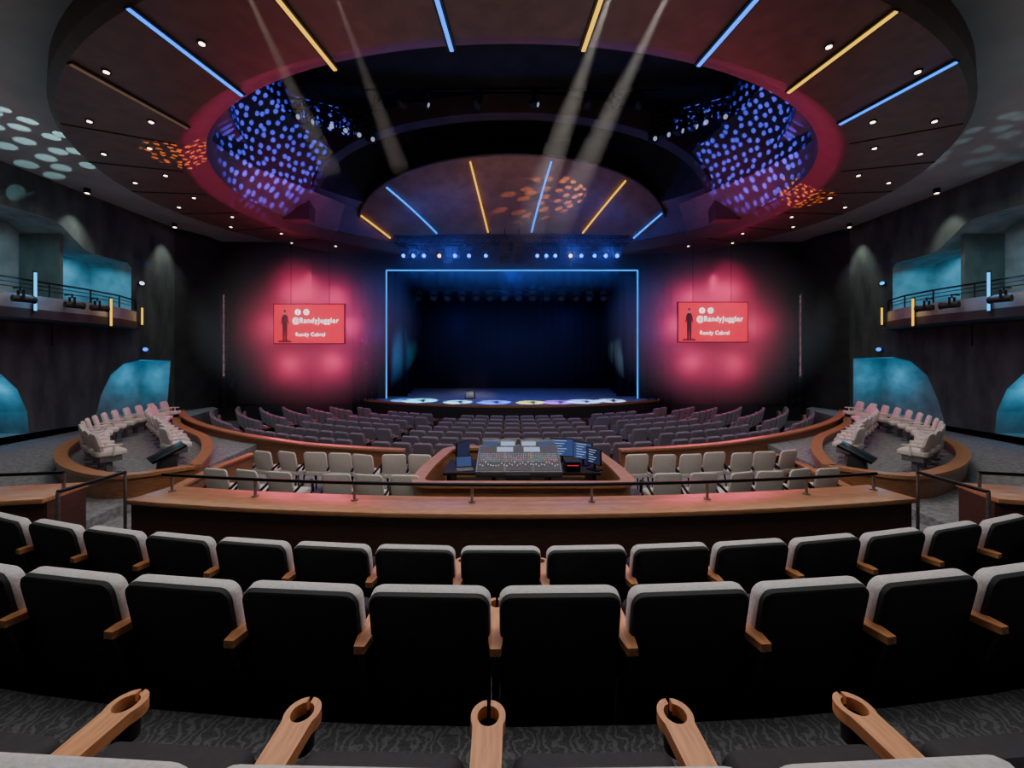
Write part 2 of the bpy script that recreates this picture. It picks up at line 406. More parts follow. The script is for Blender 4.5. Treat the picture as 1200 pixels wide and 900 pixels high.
def rib(R,zt,z0,y0,y1,wd,m,lab):
    n=40;path_o=[];path_i=[]
    for i in range(n+1):
        ph=-pi/2+pi*i/n
        path_o.append((R*sin(ph),z0+(zt-z0)*max(0,cos(ph))**.7));path_i.append(((R-wd)*sin(ph),z0+(zt-z0-wd*.75)*max(0,cos(ph))**.7))
    mb=MB();vs=[];fs=[]
    for (a,b),(c,d) in zip(path_o,path_i): vs+=[(a,y0,b),(c,y0,d),(c,y1,d),(a,y1,b)]
    for i in range(n):
        a=i*4;b=a+4
        for k in range(4): fs.append((a+k,a+(k+1)%4,b+(k+1)%4,b+k))
    fs+=[(0,1,2,3),(n*4+3,n*4+2,n*4+1,n*4)]
    mb.add(vs,fs);reg(mb.obj('ceiling_arch',m),lab,'arch')
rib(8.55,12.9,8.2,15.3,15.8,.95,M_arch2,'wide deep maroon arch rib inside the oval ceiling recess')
for sx in(-1,1):
    plan=[(8.45,10.9),(8.5,12.0),(8.25,13.2),(7.8,14.2),(7.35,15.0)]
    mb=MB();vs=[];n=len(plan)
    for k in range(9):
        t=k/8
        for j,(x,y) in enumerate(plan): vs.append((sx*(x-.9*t*t),y-.3*t,9.15+(2.45-.3*j)*t))
    fs=[(k*n+i,k*n+i+1,(k+1)*n+i+1,(k+1)*n+i) for k in range(8) for i in range(n-1)]
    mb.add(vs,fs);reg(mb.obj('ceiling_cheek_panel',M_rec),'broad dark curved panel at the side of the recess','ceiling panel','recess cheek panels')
    mb=MB();vs=[]
    inn=[(8.45,10.9,9.15),(8.5,12.0,9.15),(8.25,13.2,9.15),(7.8,14.2,9.15),(7.35,15.0,9.15),(6.6,16.2,9.1)]
    out=[(8.75,11.2,8.3),(8.85,12.4,8.3),(8.8,13.6,8.3),(8.6,14.9,8.3),(8.2,16.1,8.3),(7.4,17.3,8.25)]
    for a,b in zip(inn,out): vs+=[(sx*a[0],a[1],a[2]),(sx*b[0],b[1],b[2])]
    mb.add(vs,[(2*i,2*i+1,2*i+3,2*i+2) for i in range(5)]);reg(mb.obj('ceiling_soffit_panel',M_rose),'slanted rose-lit soffit panel along the recess edge','ceiling panel','recess soffit panels')

# ------------------------------------------------------------------ lighting fixtures
def moving_head(E):
    r=empty('moving_head_light')
    mb=MB();mb.box((0,0,-.08),(.32,.26,.14),0);mb.cyl((0,0,-.01),(0,0,.1),.03);mb.obj('base',M_blk,r,bevel=.015)
    mb=MB();mb.box((.17,0,-.3),(.04,.12,.32));mb.box((-.17,0,-.3),(.04,.12,.32));mb.box((0,0,-.16),(.38,.12,.04));mb.obj('yoke',M_blk,r,bevel=.01)
    mb=MB();mb.cyl((0,.14,-.33),(0,-.1,-.42),.13,0,14,.15);mb.cyl((0,.2,-.31),(0,.14,-.33),.09,0,14);mb.obj('head',M_blk,r)
    mb=MB();mb.cyl((0,-.1,-.42),(0,-.115,-.427),.075,0,14);mb.obj('lens',E,r)
    return r
heads={}
def put_head(loc,rz,E,key,lab,grp):
    if key not in heads:
        h=moving_head(E);h.location=loc;h.rotation_euler[2]=rz;reg(h,lab,'moving light',grp);heads[key]=h
    else: dup(heads[key],loc,rz)
def truss(p0,p1,w,name,lab,grp=None):
    p0=Vector(p0);p1=Vector(p1);d=(p1-p0);L_=d.length;d.normalize()
    a=Vector((0,0,1)) if abs(d.z)<.9 else Vector((0,1,0))
    u=d.cross(a).normalized()*w/2;v=d.cross(u).normalized()*w/2
    mb=MB();cs=[u+v,u-v,-u-v,-u+v]
    for c in cs: mb.cyl(p0+c,p1+c,.028,0,6)
    n=max(2,int(L_/(w*1.1)))
    for i in range(n):
        a0=p0+d*L_*i/n;a1=p0+d*L_*(i+1)/n
        for k in range(4):
            mb.cyl(a0+cs[k],a1+cs[(k+1)%4],.014,0,5,caps=False)
            mb.cyl(a0+cs[k],a0+cs[(k+1)%4],.014,0,5,caps=False)
    return reg(mb.obj(name,M_blkm),lab,'truss',grp)
truss((-5.2,18.3,8.25),(5.2,18.3,8.25),.34,'lighting_truss','black box truss hanging above the stage front')
for i,x in enumerate([-4.8,-4.35,-3.9,-3.2,-2.5,-1.9,-1.2,1.1,1.5,1.95,2.6,3.1,3.7,4.2,4.7]):
    k=('y' if i in(3,10) else 'b')
    put_head((x,18.3,7.98),random.uniform(-.4,.4),E_ylens if k=='y' else E_blens,k,('amber' if k=='y' else 'blue')+' lit black moving head hanging from the front truss','front truss moving heads')
E_faint=emi('faint_lens',(.5,.6,.9),.6)
for sx in(-1,1):
    truss((sx*5.0,14.6,11.4),(sx*7.0,13.2,11.2),.3,'lighting_truss','short black truss hung inside the oval ceiling recess')
    for i in range(6):
        t=i/5;put_head((sx*(5.0+1.8*t),14.5-1.3*t,11.15),random.uniform(-1.2,1.2),E_faint,'f','black moving head with faint lens in the ceiling recess','recess moving heads')
mb=MB();mb.cyl((-5.2,14.2,12.3),(5.2,14.2,12.3),.04);reg(mb.obj('lighting_pipe',M_blkm),'black lighting pipe spanning the upper ceiling recess','pipe')
for x in(-4.6,-3.8,-3.0,-1.2,.8,2.6,3.6,4.4): put_head((x,14.2,12.2),random.uniform(-1.5,1.5)+2.5,E_faint,'f','','')
def line_array(x,y,z,n,w,h):
    r=empty('line_array_speaker',(x,y,z))
    for i in range(n):
        a=i*.05
        mb=MB();R=Matrix.Rotation(-a,3,'X');mb.box((0,-.03*i*i*.3,-h*i-h/2),(w,.35,h*.9),0,R);mb.obj('speaker_cabinet',M_blk,r,bevel=.01)
    mb=MB();mb.box((0,0,.05),(w*.8,.3,.06));mb.cyl((0,0,.05),(0,0,.5),.02);mb.obj('flying_frame',M_blkm,r)
    reg(r,'black hanging line array loudspeaker above the stage','loudspeaker','hung line arrays')
line_array(-.32,18.0,8.2,6,.45,.17);line_array(.3,18.0,8.2,6,.45,.17);line_array(-2.9,18.8,8.1,5,.4,.17);line_array(2.95,18.8,8.1,5,.4,.17)
for sx in(-1,1):
    for x,w,y in((6.55,.34,19.2),(7.2,.34,19.2),(13.1,.4,18.9)):
        truss((sx*x,y,1.07 if x<7 else (.02 if x<10 else .75)),(sx*x,y,7.6 if x<10 else 6.2),w,'truss_tower','tall black lattice truss tower beside the stage opening','truss towers')
    for z in (2.4,3.6,4.8,6.0,7.0):
        put_head((sx*6.9,18.95,z+.5),.5*sx,M_blkm,'off','unlit black moving head mounted on a truss tower','tower moving heads')

# ------------------------------------------------------------------ proscenium LED frame + stage
mb=MB()
for a,b in (((-6.02,1.08),(-6.02,7.22)),((-6.02,7.22),(6.02,7.22)),((6.02,7.22),(6.02,1.08))):
    mb.cyl((a[0],PY-.07,a[1]),(b[0],PY-.07,b[1]),.032,0,8)
reg(mb.obj('proscenium_led_frame',emi('frame_blue_led',(.0,.28,1),2.0)),'bright blue LED line framing the stage opening','light')
AW=6.95
def apron(x): return 19.35-2.6*(1-(x/AW)**2) if abs(x)<AW else 19.35
ap=[(x*AW/20,apron(x*AW/20)) for x in range(-20,21)]
r=empty('stage_platform',(0,18,0))
mb=MB();mb.prism([(x,y-18) for x,y in ap+[(6.95,19.68),(8.15,19.8),(8.15,27.9),(-8.15,27.9),(-8.15,19.8),(-6.95,19.68)]],0.0,1.07);mb.obj('deck',[M_stage],r,smooth=False)
mb=MB();mb.ribbon([(x,y-18-.03) for x,y in ap],-.04,.03,.0,1.0);mb.obj('front_fascia',M_blk,r)
mb=MB();mb.ribbon([(x,y-18-.04) for x,y in ap],-.04,.03,.99,1.075);mb.obj('wood_edge',M_wood,r)
mb=MB();mb.ribbon([(x*1.0,y-18-.25) for x,y in ap],-.3,.2,.0,.5);mb.obj('step',M_woodd,r)
reg(r,'curved black stage thrust with wood edge and glossy deck','stage')
for sx in(-1,1):
    mb=MB();mb.box((sx*8.3,23.9,4.5),(.2,8.3,9));struct(mb.obj('wall_stage_side',M_blk,smooth=False))
mb=MB();mb.box((0,28.1,4.5),(16.8,.2,9));struct(mb.obj('wall_stage_rear',M_blk,smooth=False))
mb=MB();mb.box((0,23.9,9.1),(16.8,8.3,.2));struct(mb.obj('ceiling',M_blk,smooth=False))
def curtain(x0,x1,y,z0,z1,m,lab,amp=.09,fold=.3):
    n=int((x1-x0)/fold*6);vs=[];fs=[]
    for i in range(n+1):
        x=x0+(x1-x0)*i/n;yy=y+amp*sin(2*pi*(x-x0)/fold)
        vs+=[(x,yy,z0),(x,yy,z1)]
    fs=[(2*i,2*i+2,2*i+3,2*i+1) for i in range(n)]
    mb=MB();mb.add(vs,fs);reg(mb.obj('stage_curtain',m),lab,'curtain')
curtain(-7.9,7.9,26.5,1.08,8.9,M_scrim,'full width black-navy backdrop curtain at the rear of the stage',.05,.5)
for y,xi in ((20.8,5.3),(22.6,5.6),(24.4,5.9)):
    curtain(-8.1,-xi,y,1.08,8.9,M_curt,'navy velour side leg curtain on stage',.05,.4)
    curtain(xi,8.1,y,1.08,8.9,M_curt,'navy velour side leg curtain on stage',.05,.4)
    curtain(-8.1,8.1,y+.15,6.7,8.9,M_scrim,'black border curtain hanging over the stage',.04,.5)
mb=MB();mb.cyl((-5.2,21.6,6.6),(5.2,21.6,6.6),.03);reg(mb.obj('lighting_pipe',M_blkm),'black lighting batten hanging over the stage','pipe')
E_sm=emi('dim_blue_lens',(.1,.12,.4),.02)
for i in range(14): put_head((-4.9+i*.75,21.6,6.55),random.uniform(-.5,.5),E_sm,'s','small dim moving head hanging from the stage batten','stage batten moving heads')
mb=MB();mb.box((0,0,.2),(.5,.4,.4),0,None,.75);mb.box((0,-.2,.2),(.4,.02,.28),1)
reg(mb.obj('stage_monitor_box',[M_blk,M_dgrey],loc=(-2.0,19.6,1.07),bevel=.02),'small boxy stage monitor with pale front on deck','loudspeaker')

# ------------------------------------------------------------------ video screens
E_skin=emi('print_skin',(.8,.35,.3),.6)
def vscreen(xc,zc,w,h):
    r=empty('video_screen',(xc,17.4,zc));sc=.909
    mb=MB();mb.box((0,.06,0),(w+.1,.1,h+.1))
    for u in(-.9,.9): mb.cyl((u,.1,h/2),(u,.1,(8.0-zc)/sc),.012)
    mb.obj('frame',M_blk,r,smooth=False)
    mb=MB();mb.box((0,0,0),(w,.02,h));mb.obj('display',E_scr,r,smooth=False)
    def txt(t,x,z,wd,off,ks=1):
        c=bpy.data.curves.new('text','FONT');c.body=t;c.size=.3;c.extrude=.003;c.offset=off;c.resolution_u=3;c.space_character=1.12
        o=bpy.data.objects.new('tmp_text',c);COL.objects.link(o)
        bpy.context.view_layer.update()
        me=bpy.data.meshes.new_from_object(o.evaluated_get(bpy.context.evaluated_depsgraph_get()))
        bpy.data.objects.remove(o)
        me.materials.clear();me.materials.append(E_txt)
        xs=[v.co.x for v in me.vertices];k=wd/(max(xs)-min(xs))
        for v in me.vertices: v.co.x*=k;v.co.y*=k*ks
        q=bpy.data.objects.new('screen_text',me);COL.objects.link(q);q.parent=r;q.location=(x,-.02,z);q.rotation_euler=(pi/2,0,0)
    txt('@RandyJuggler',-.78,.04,2.15,.0,1.1);txt('Randy Cabral',-.62,-.58,1.35,.0,1.1)
    for k in(0,1):
        cx=-.52+.40*k;mb=MB()
        mb.cyl((cx,-.012,.54),(cx,-.022,.54),.13,0,24)
        if k==0: mb.box((cx,-.026,.53),(.045,.006,.17),1);mb.box((cx+.01,-.026,.57),(.10,.006,.03),1)
        else:
            mb.cyl((cx,-.023,.54),(cx,-.028,.54),.085,1,20);mb.cyl((cx,-.028,.54),(cx,-.032,.54),.05,0,20)
        mb.obj('screen_icon',[E_txt,E_scr],r)
    mb=MB();x0=-1.12
    def q(pts,mi=0): mb.add([(x0+a,-.02,b) for a,b in pts],[tuple(range(len(pts)))],mi)
    q([(-.10,-.78),(-.02,-.78),(0,-.2),(.02,-.78),(.10,-.78),(.11,.1),(.13,.35),(.05,.42),(-.05,.42),(-.13,.35),(-.11,.1)],0)
    q([(-.13,.35),(-.19,.0),(-.15,-.02),(-.10,.2)],0);q([(.13,.35),(.19,.0),(.15,-.02),(.10,.2)],0)
    mb.cyl((x0,-.015,.52),(x0,-.025,.52),.08,1,16)
    mb.cyl((x0,-.015,.60),(x0,-.028,.60),.06,0,16)
    q([(-.32,-.86),(.32,-.86),(.28,-.78),(-.28,-.78)],0)
    mb.obj('printed_figure',[E_dfig,E_skin],r)
    r.scale=(sc,sc,sc)
    reg(r,'bright red video screen with white text and performer figure','screen','side video screens')
vscreen(-8.62,4.47,3.25,1.8);vscreen(8.54,4.54,3.2,1.82)

# ------------------------------------------------------------------ parapets and railings
def ppath(x0,x1,n=20,d=5.03,k=50): return [(x0+(x1-x0)*i/n, d+(x0+(x1-x0)*i/n)**2/k) for i in range(n+1)]
def parapet(path,w,z0,z1,lab,name='parapet_wall',body=M_woodd,cap=M_woodt,th=.06,inset=.06):
    f1=z1 if callable(z1) else (lambda x,y:z1)
    r=empty(name,(0,0,0))
    mb=MB();mb.ribbon(path,-w/2+inset,w/2-inset,z0,lambda x,y:f1(x,y)-th);mb.obj('wall_body',body,r)
    mb=MB();mb.ribbon(path,-w/2,w/2,lambda x,y:f1(x,y)-th,f1);mb.obj('wood_cap',cap,r,bevel=.01)
    reg(r,lab,'low wall');return r
parapet(ppath(-4.85,5.15),.60,.55,1.2,'long curved dark wood parapet with broad warm wood top')
def handrail(path,z,posts,zb,lab):
    r=empty('handrail',(0,0,0))
    mb=MB();mb.tube([(x,y,z) for x,y in path],.022,0,10);mb.obj('top_rail',M_blkm,r)
    for x,y in posts:
        mb=MB();mb.cyl((x,y,zb),(x,y,z),.018);mb.cyl((x,y,zb),(x,y,zb+.015),.045);mb.obj('post',M_steel,r)
    reg(r,lab,'railing')
yy=lambda x:5.12+x*x/50
handrail([(x/4,yy(x/4)) for x in range(-19,21)],1.42,[(x,yy(x)) for x in(-4.6,-3.35,-2.0,-.5,1.0,2.5,3.9,4.95)],1.2,'dark metal handrail on short posts along the parapet')
for sx in(-1,1):
    e=.0 if sx<0 else .25
    parapet([(sx*(5.75+e),5.3),(sx*6.5,5.15),(sx*7.5,4.9)],.7,.4,1.3,'short dark wood parapet beside the side aisle')
    handrail([(sx*(5.8+e),5.3),(sx*6.5,5.2),(sx*7.4,4.98)],1.52,[(sx*(5.8+e),5.3),(sx*6.6,5.2),(sx*7.2,5.0)],1.3,'bronze handrail above the short side parapet')
    handrail([(sx*(5.1+e),5.4),(sx*(5.1+e),4.6)],1.5,[(sx*(5.1+e),5.4),(sx*(5.1+e),4.6)],.55,'slim aisle handrail with two vertical posts')
bp=[(x/2,orch_r(x/2)) for x in range(-25,26)]
for seg in ([p for p in bp if p[0]<=-2.2],[p for p in bp if p[0]>=2.2]):
    parapet(seg,.20,0.0,lambda x,y:.90+.16*min(1,max(0,(abs(x)-5)/6)),'curved reddish wood wall around the orchestra seating',body=M_wood)
for sx in(-1,1):
    pts=[(sx*5.5,6.3),(sx*5.7,7.2),(sx*5.9,8.3),(sx*5.9,9.3)]
    parapet(pts,.16,.3,.86,'curved reddish wood wall at the terrace side',body=M_wood)

# ------------------------------------------------------------------ foreground theatre chairs
def theatre_chair(cy):
    r=empty('theatre_chair')
    t=math.radians(11);uy=(0,-sin(t),cos(t));un=(0,cos(t),sin(t))
    mb=MB();W,H=.56,.76
    mb.loft(rrect(W,H,.055),W,H,(0,.070,.43),(1,0,0),uy,un,[(0,.014),(.008,.004),(.030,0)]);mb.obj('backrest_shell',M_shell,r,label='charcoal upholstered rear panel')
    mb=MB();W,H=.566,.52
    mb.loft(rrect(W,H,.057),W,H,(0,.048,.548),(1,0,0),uy,un,[(.026,.002),(.03,0),(.074,0),(.086,.006),(.094,.03),(.096,.07)])
    mb.obj('backrest_cushion',M_fab,r,label='light grey fabric cushion')
    mb=MB();W,H=.46,.38
    mb.loft(rrect(W,H,.05),W,H,(0,.24,.42),(1,0,0),(0,.05,1),(0,1,-.05),[(0,.02),(.015,0),(.08,0),(.1,.02)]);mb.obj('seat',M_shell,r,label='tipped-up dark seat')
    mb=MB();mb.box((0,.2,.26),(.46,.06,.05));mb.box((0,.2,.14),(.06,.08,.28));mb.box((0,.2,.01),(.2,.22,.02));mb.obj('base',M_blkm,r,bevel=.006)
    arms(r,-.30,cy)
    return r
def arms(r,x,cy):
    pts=[];ro,ri=.054,.034
    pts+=[(-.024,-.04),(.024,-.04),(.036,.04),(.046,cy-.03)]
    for i in range(12):
        a=math.radians(-24+(107)*i/11); pts.append((ro*cos(a),cy+ro*sin(a)))
    for i in range(19):
        a=math.radians(80-340*i/18); pts.append((ri*cos(a),cy+ri*sin(a)))
    for i in range(12):
        a=math.radians(97+107*i/11); pts.append((ro*cos(a),cy+ro*sin(a)))
    pts+=[(-.046,cy-.03),(-.036,.04)]
    mb=MB();mb.prism([(x+u,v) for u,v in pts],.565,.600);mb.obj('armrest',M_oak,r,label='honey oak armrest with cup ring')
    mb=MB();mb.cyl((x,cy,.50),(x,cy,.575),.034,0,18,.036,caps=False);mb.cyl((x,cy,.498),(x,cy,.502),.034,0,18);mb.obj('cup_holder',M_blk,r)
    mb=MB()
    prof=[(-.02,.565),(cy-.05,.565),(.26,.50),(.24,.02),(.12,.02),(.02,.42)]
    n=len(prof);vs=[(x-.018,a,b) for a,b in prof]+[(x+.018,a,b) for a,b in prof]
    mb.add(vs,[(i,(i+1)%n,n+(i+1)%n,n+i) for i in range(n)]+[tuple(range(n)),tuple(range(n,2*n))[::-1]])
    mb.obj('side_panel',M_blk,r,bevel=.004)
lab_t='light grey theatre chair with charcoal back and oak armrest'
def row(D,z,off,n0,n1,grp,t,rk,pitch=.61,c=17,last=()):
    R=c-D
    used=t.get('category') is not None
    for i in range(n0,n1):
        s=off+pitch*(i+.5);a=s/R
        x=R*sin(a);y=c-R*cos(a)
        if not used:
            t.location=(x,y,z);t.rotation_euler[2]=a*rk;used=True;reg(t,lab_t,'chair',grp)
        else: dup(t,(x,y,z),a*rk,tuple(t.scale),last if i==n1-1 else ())
tA=theatre_chair(.30);tC=theatre_chair(.45);tC.scale=(.92,1,1)
row(1.86,1.11,-.08,-6,6,'theatre chair rows',tA,1.3,c=19)
row(2.84,.85,-.08+.305,-8,8,'theatre chair rows',tA,1.25,c=19)
row(.722,1.38,-.062,-4,4,'theatre chair rows',tC,1,.552,last=('armrest','cup_holder','side_panel'))

# ------------------------------------------------------------------ terrace lounge chairs
def lounge(m):
    r=empty('upholstered_chair')
    t=math.radians(12);uy=(0,-sin(t),cos(t));un=(0,cos(t),sin(t))
    W,H=.46,.42;mb=MB();mb.loft(rrect(W,H,.06),W,H,(0,-.22,.64),(1,0,0),uy,un,[(0,.02),(.012,0),(.04,0),(.055,.02)]);mb.obj('backrest',m,r)
    W,H=.47,.50;mb=MB();mb.loft(rrect(W,H,.06),W,H,(0,.04,.38),(1,0,0),(0,1,0),(0,0,1),[(0,.02),(.012,0),(.06,0),(.08,.02)]);mb.obj('seat',m,r)
    for sx in(-1,1):
        mb=MB();mb.tube([(sx*.25,-.22,.5),(sx*.28,-.02,.63),(sx*.28,.2,.61),(sx*.26,.25,.4)],.022);mb.obj('armrest',M_blkm,r)
        for y,y2 in((-.2,-.27),(.24,.27)):
            mb=MB();mb.cyl((sx*.23,y,.4),(sx*.25,y2,0),.016,0,8,.012);mb.obj('leg',M_blkm,r)
    return r
lc=lounge(M_beige);reg(lc,'pale beige upholstered chair with dark metal legs','chair','terrace chairs')
pos=[]
for px in(247,289,331,398,439,479,779,821,863,903,941,979): pos.append((px,6.7))
for px in(306,337,368,399,431,463,495,743,775,806,838,869,900,930): pos.append((px,8.0))
k=0
for px,D in pos:
    X0=(px-600)/480*D;D=D+(X0/5)**2*.4;x=X0
    rz=x*.05+random.uniform(-.16,.16)
    if k==0: lc.location=(x,D,.3);lc.rotation_euler[2]=rz;k=1
    else: dup(lc,(x,D+random.uniform(-.06,.06),.3),rz)

# ------------------------------------------------------------------ side pods
def tub():
    r=empty('upholstered_armchair')
    t=math.radians(14);uy=(0,-sin(t),cos(t));un=(0,cos(t),sin(t))
    W,H=.43,.40;mb=MB();mb.loft(rrect(W,H,.09),W,H,(0,-.20,.62),(1,0,0),uy,un,[(0,.03),(.02,0),(.06,0),(.08,.03)]);mb.obj('backrest',M_cream,r)
    W,H=.44,.48;mb=MB();mb.loft(rrect(W,H,.08),W,H,(0,.03,.36),(1,0,0),(0,1,0),(0,0,1),[(0,.02),(.02,0),(.08,0),(.11,.03)]);mb.obj('seat',M_cream,r)
    mb=MB();mb.box((0,.02,.30),(.34,.34,.12));mb.box((0,.02,.13),(.10,.10,.26));mb.box((0,.02,.01),(.32,.32,.02));mb.obj('base',M_dgrey,r,bevel=.008)
    for sx in(-1,1):
        mb=MB();mb.box((sx*.245,.0,.575),(.04,.34,.035));mb.box((sx*.245,.04,.46),(.02,.04,.2));mb.obj('armrest',M_cream,r,bevel=.01)
    return r
podchair=None
for sx in(-1,1):
    inner=[(6.2,8.0),(7.0,9.4),(8.2,10.9),(9.6,12.1),(10.8,13.2),(11.8,14.4)]
    outer=[(12.6,14.9),(12.4,13.2),(11.8,11.6),(10.9,10.1),(9.7,8.8),(8.3,7.8),(7.0,7.35)]
    def dens(p):
        out=[];P=[Vector(a) for a in p]
        for i in range(len(P)-1):
            p0=P[max(i-1,0)];p1=P[i];p2=P[i+1];p3=P[min(i+2,len(P)-1)]
            for j in range(5):
                t=j/5;out.append(tuple(.5*((2*p1)+(p2-p0)*t+(2*p0-5*p1+4*p2-p3)*t*t+(3*p1-p0-3*p2+p3)*t**3)))
        out.append(tuple(P[-1]));return out
    loop=dens(inner+outer+[inner[0]])
    loop=[(sx*x,y) for x,y in loop]
    r=empty('seating_box',(0,0,0))
    mb=MB();mb.prism(loop[:-1],.3,.66);mb.obj('platform',M_carpet2,r,smooth=False)
    mb=MB();mb.ribbon(loop,-.06,.06,.3,.86);mb.obj('wall_body',M_wood,r)
    mb=MB();mb.ribbon(loop,-.11,.11,.86,.92);mb.obj('wood_cap',M_woodt,r)
    reg(r,'kidney-shaped reddish wood seating box with raised floor','seating box','side seating boxes')
    rows=[dens([(8.3,8.4),(9.5,9.3),(10.6,10.5),(11.4,11.9),(11.9,13.4),(12.1,14.5)]),dens([(7.5,9.1),(8.4,10.1),(9.6,11.2),(10.7,12.3),(11.3,13.2)])]
    for rw in rows:
        acc=0
        for i in range(len(rw)-1):
            a=Vector(rw[i]);b=Vector(rw[i+1]);L_=(b-a).length
            while acc<L_:
                p=a.lerp(b,acc/L_);x=sx*p.x;y=p.y
                d=Vector((0-x*.6,16.5-y));rz=math.atan2(d.y,d.x)-pi/2
                if podchair is None:
                    podchair=tub();podchair.location=(x,y,.66);podchair.rotation_euler[2]=rz
                    reg(podchair,'cream upholstered armchair inside the wooden seating box','chair','seating box chairs')
                else: dup(podchair,(x,y,.66),rz)
                acc+=.62
            acc-=L_
    rr=empty('aisle_lectern',(sx*6.95,8.25,.66),sx*.7)
    mb=MB();mb.box((0,0,.2),(.4,.3,.4),0,None,.8);mb.obj('pedestal',M_blk,rr,bevel=.01)
    mb=MB();mb.box((0,0,.45),(.55,.6,.05),0,Matrix.Rotation(.45,3,'X'));mb.obj('desk_top',M_blkm,rr,bevel=.01)
    reg(rr,'dark angled control desk in the seating box','desk')

# ------------------------------------------------------------------ orchestra seats
def orch_seat():
    mb=MB();t=math.radians(12);uy=(0,-sin(t),cos(t));un=(0,cos(t),sin(t))
    mb.loft(rrect(.5,.52,.07,3),.5,.52,(0,.04,.58),(1,0,0),uy,un,[(0,.015),(.02,0),(.09,0),(.11,.02)],0)
    mb.loft(rrect(.46,.38,.05,2),.46,.38,(0,.24,.45),(1,0,0),(0,.1,1),(0,1,-.1),[(0,.01),(.08,0)],0)
    mb.box((.28,.22,.58),(.05,.36,.03),1);mb.box((.28,.22,.3),(.03,.16,.56),2)
    mb.box((0,.2,.14),(.06,.08,.28),2);mb.box((0,.2,.3),(.5,.05,.04),2)
    return mb.obj('orchestra_seat',[M_orch,M_wood,M_blk])
os_=None;cnt=0
for i in range(10):
    D=10.15+.86*i;R=25-D
    n=int(R*1.12/.57)
    for j in range(-n,n+1):
        a=j*.57/R;deg=abs(math.degrees(a))
        w_=.8/R*57.3/2
        if abs(deg-15.5)<w_ or abs(deg-36)<w_: continue
        x=R*sin(a);y=25-R*cos(a)
        if y>18.5 or y>apron(x)-1.1 : continue
        if abs(x)>12.6 or cnt>=300: continue
        if os_ is None:
            os_=orch_seat();os_.location=(x,y,0);os_.rotation_euler[2]=a;reg(os_,'slate grey orchestra tip-up seat with wooden arm','seat','orchestra seats')
        else: dup(os_,(x,y,0),a)
        cnt+=1

# ------------------------------------------------------------------ mixing booth
BX=.17
bx=[(-1.66+BX,6.25),(1.66+BX,6.25),(1.66+BX,7.2),(1.5+BX,8.8),(-1.5+BX,8.8),(-1.66+BX,7.2),(-1.66+BX,6.25)]
def rnd(path,r=.3):
    out=[];P=[Vector(p) for p in path[:-1]];n=len(P)
    for i in range(n):
        a,b,c=P[i-1],P[i],P[(i+1)%n]
        p=b+(a-b).normalized()*r;q=b+(c-b).normalized()*r
        for k in range(6):
            t=k/5;out.append(tuple(p*(1-t)**2+b*2*t*(1-t)+q*t*t))
    out.append(out[0]);return out
bl=rnd(bx)
r=empty('mixing_booth',(0,0,0))
mb=MB();mb.prism(bl[:-1],.3,.46);mb.obj('booth_floor',M_blk,r,smooth=False)
mb=MB();mb.ribbon(bl,-.05,.05,.3,1.05);mb.obj('wall_body',M_woodt,r)
mb=MB();mb.ribbon(bl,-.11,.11,1.05,1.10);mb.obj('wood_cap',M_woodt,r)
reg(r,'reddish wood sound booth with rounded corners and wood cap','booth')
r=empty('control_desk',(BX,7.7,.46))
mb=MB();mb.box((0,0,.5),(2.8,.95,.05));mb.obj('table_top',M_blk,r,bevel=.01)
for x in(-1.3,-.5,.5,1.3):
    mb=MB();mb.box((x,0,.24),(.06,.8,.48));mb.obj('leg',M_blkm,r,smooth=False)
reg(r,'long black equipment desk inside the sound booth','desk')
r=empty('mixing_console',(.12,7.45,.985))
R=Matrix.Rotation(.32,3,'X')
mb=MB();mb.box((0,.0,.16),(1.5,.9,.12),0,R);mb.box((0,.1,.03),(1.4,.5,.08));mb.obj('chassis',M_dgrey,r,bevel=.015)
RB=Matrix.Rotation(-.35,3,'X')
mb=MB();mb.box((-.36,.42,.38),(.66,.05,.15),0,RB);mb.box((.36,.42,.38),(.66,.05,.15),0,RB);mb.obj('display_bridge',M_dgrey,r,bevel=.01)
for x in(-.52,-.2,.2,.52):
    mb=MB();mb.box((x,.392,.372),(.27,.01,.10),0,RB);mb.obj('display',E_mon2 if abs(x)<.3 else E_mon,r,smooth=False)
def con(x,y,h): 
    v=R@Vector((x,y,.06+h));return (v.x,v.y,v.z+.16)
M_pan=mat('dark_console_surface',(.10,.105,.12),.5,scale=60,var=.5)
for b in range(3):
    mb=MB();mb.box(con(-.49+.49*b,-.02,.004),(.46,.82,.006),0,R);mb.obj('surface_panel',M_pan,r,smooth=False)
for b in (0,1):
    mb=MB();mb.box(con(-.25+.5*b,.26,.012),(.30,.15,.01),0,R);mb.obj('touch_display',E_mon2,r,smooth=False)
for i in range(30):
    x=-.68+i*.0469
    mb=MB();mb.box(con(x,-.30+.12*random.random(),.014),(.018,.035,.016),0,R);mb.obj('fader',M_cream,r,smooth=False)
mb=MB()
for i in range(45):
    for j in range(6):
        x=-.69+i*.0313
        mb.box(con(x,-.13+j*.048,.010),(.014,.014,.006),random.choice([0,0,0,0,1,1,1,2,0,3,0,1]),R)
k=mb.obj('button_grid',[M_grey,E_mon2,E_redi,E_grn],r,smooth=False);k['kind']='stuff'
reg(r,'large dark grey digital mixing console with lit keys and screens','mixing console')
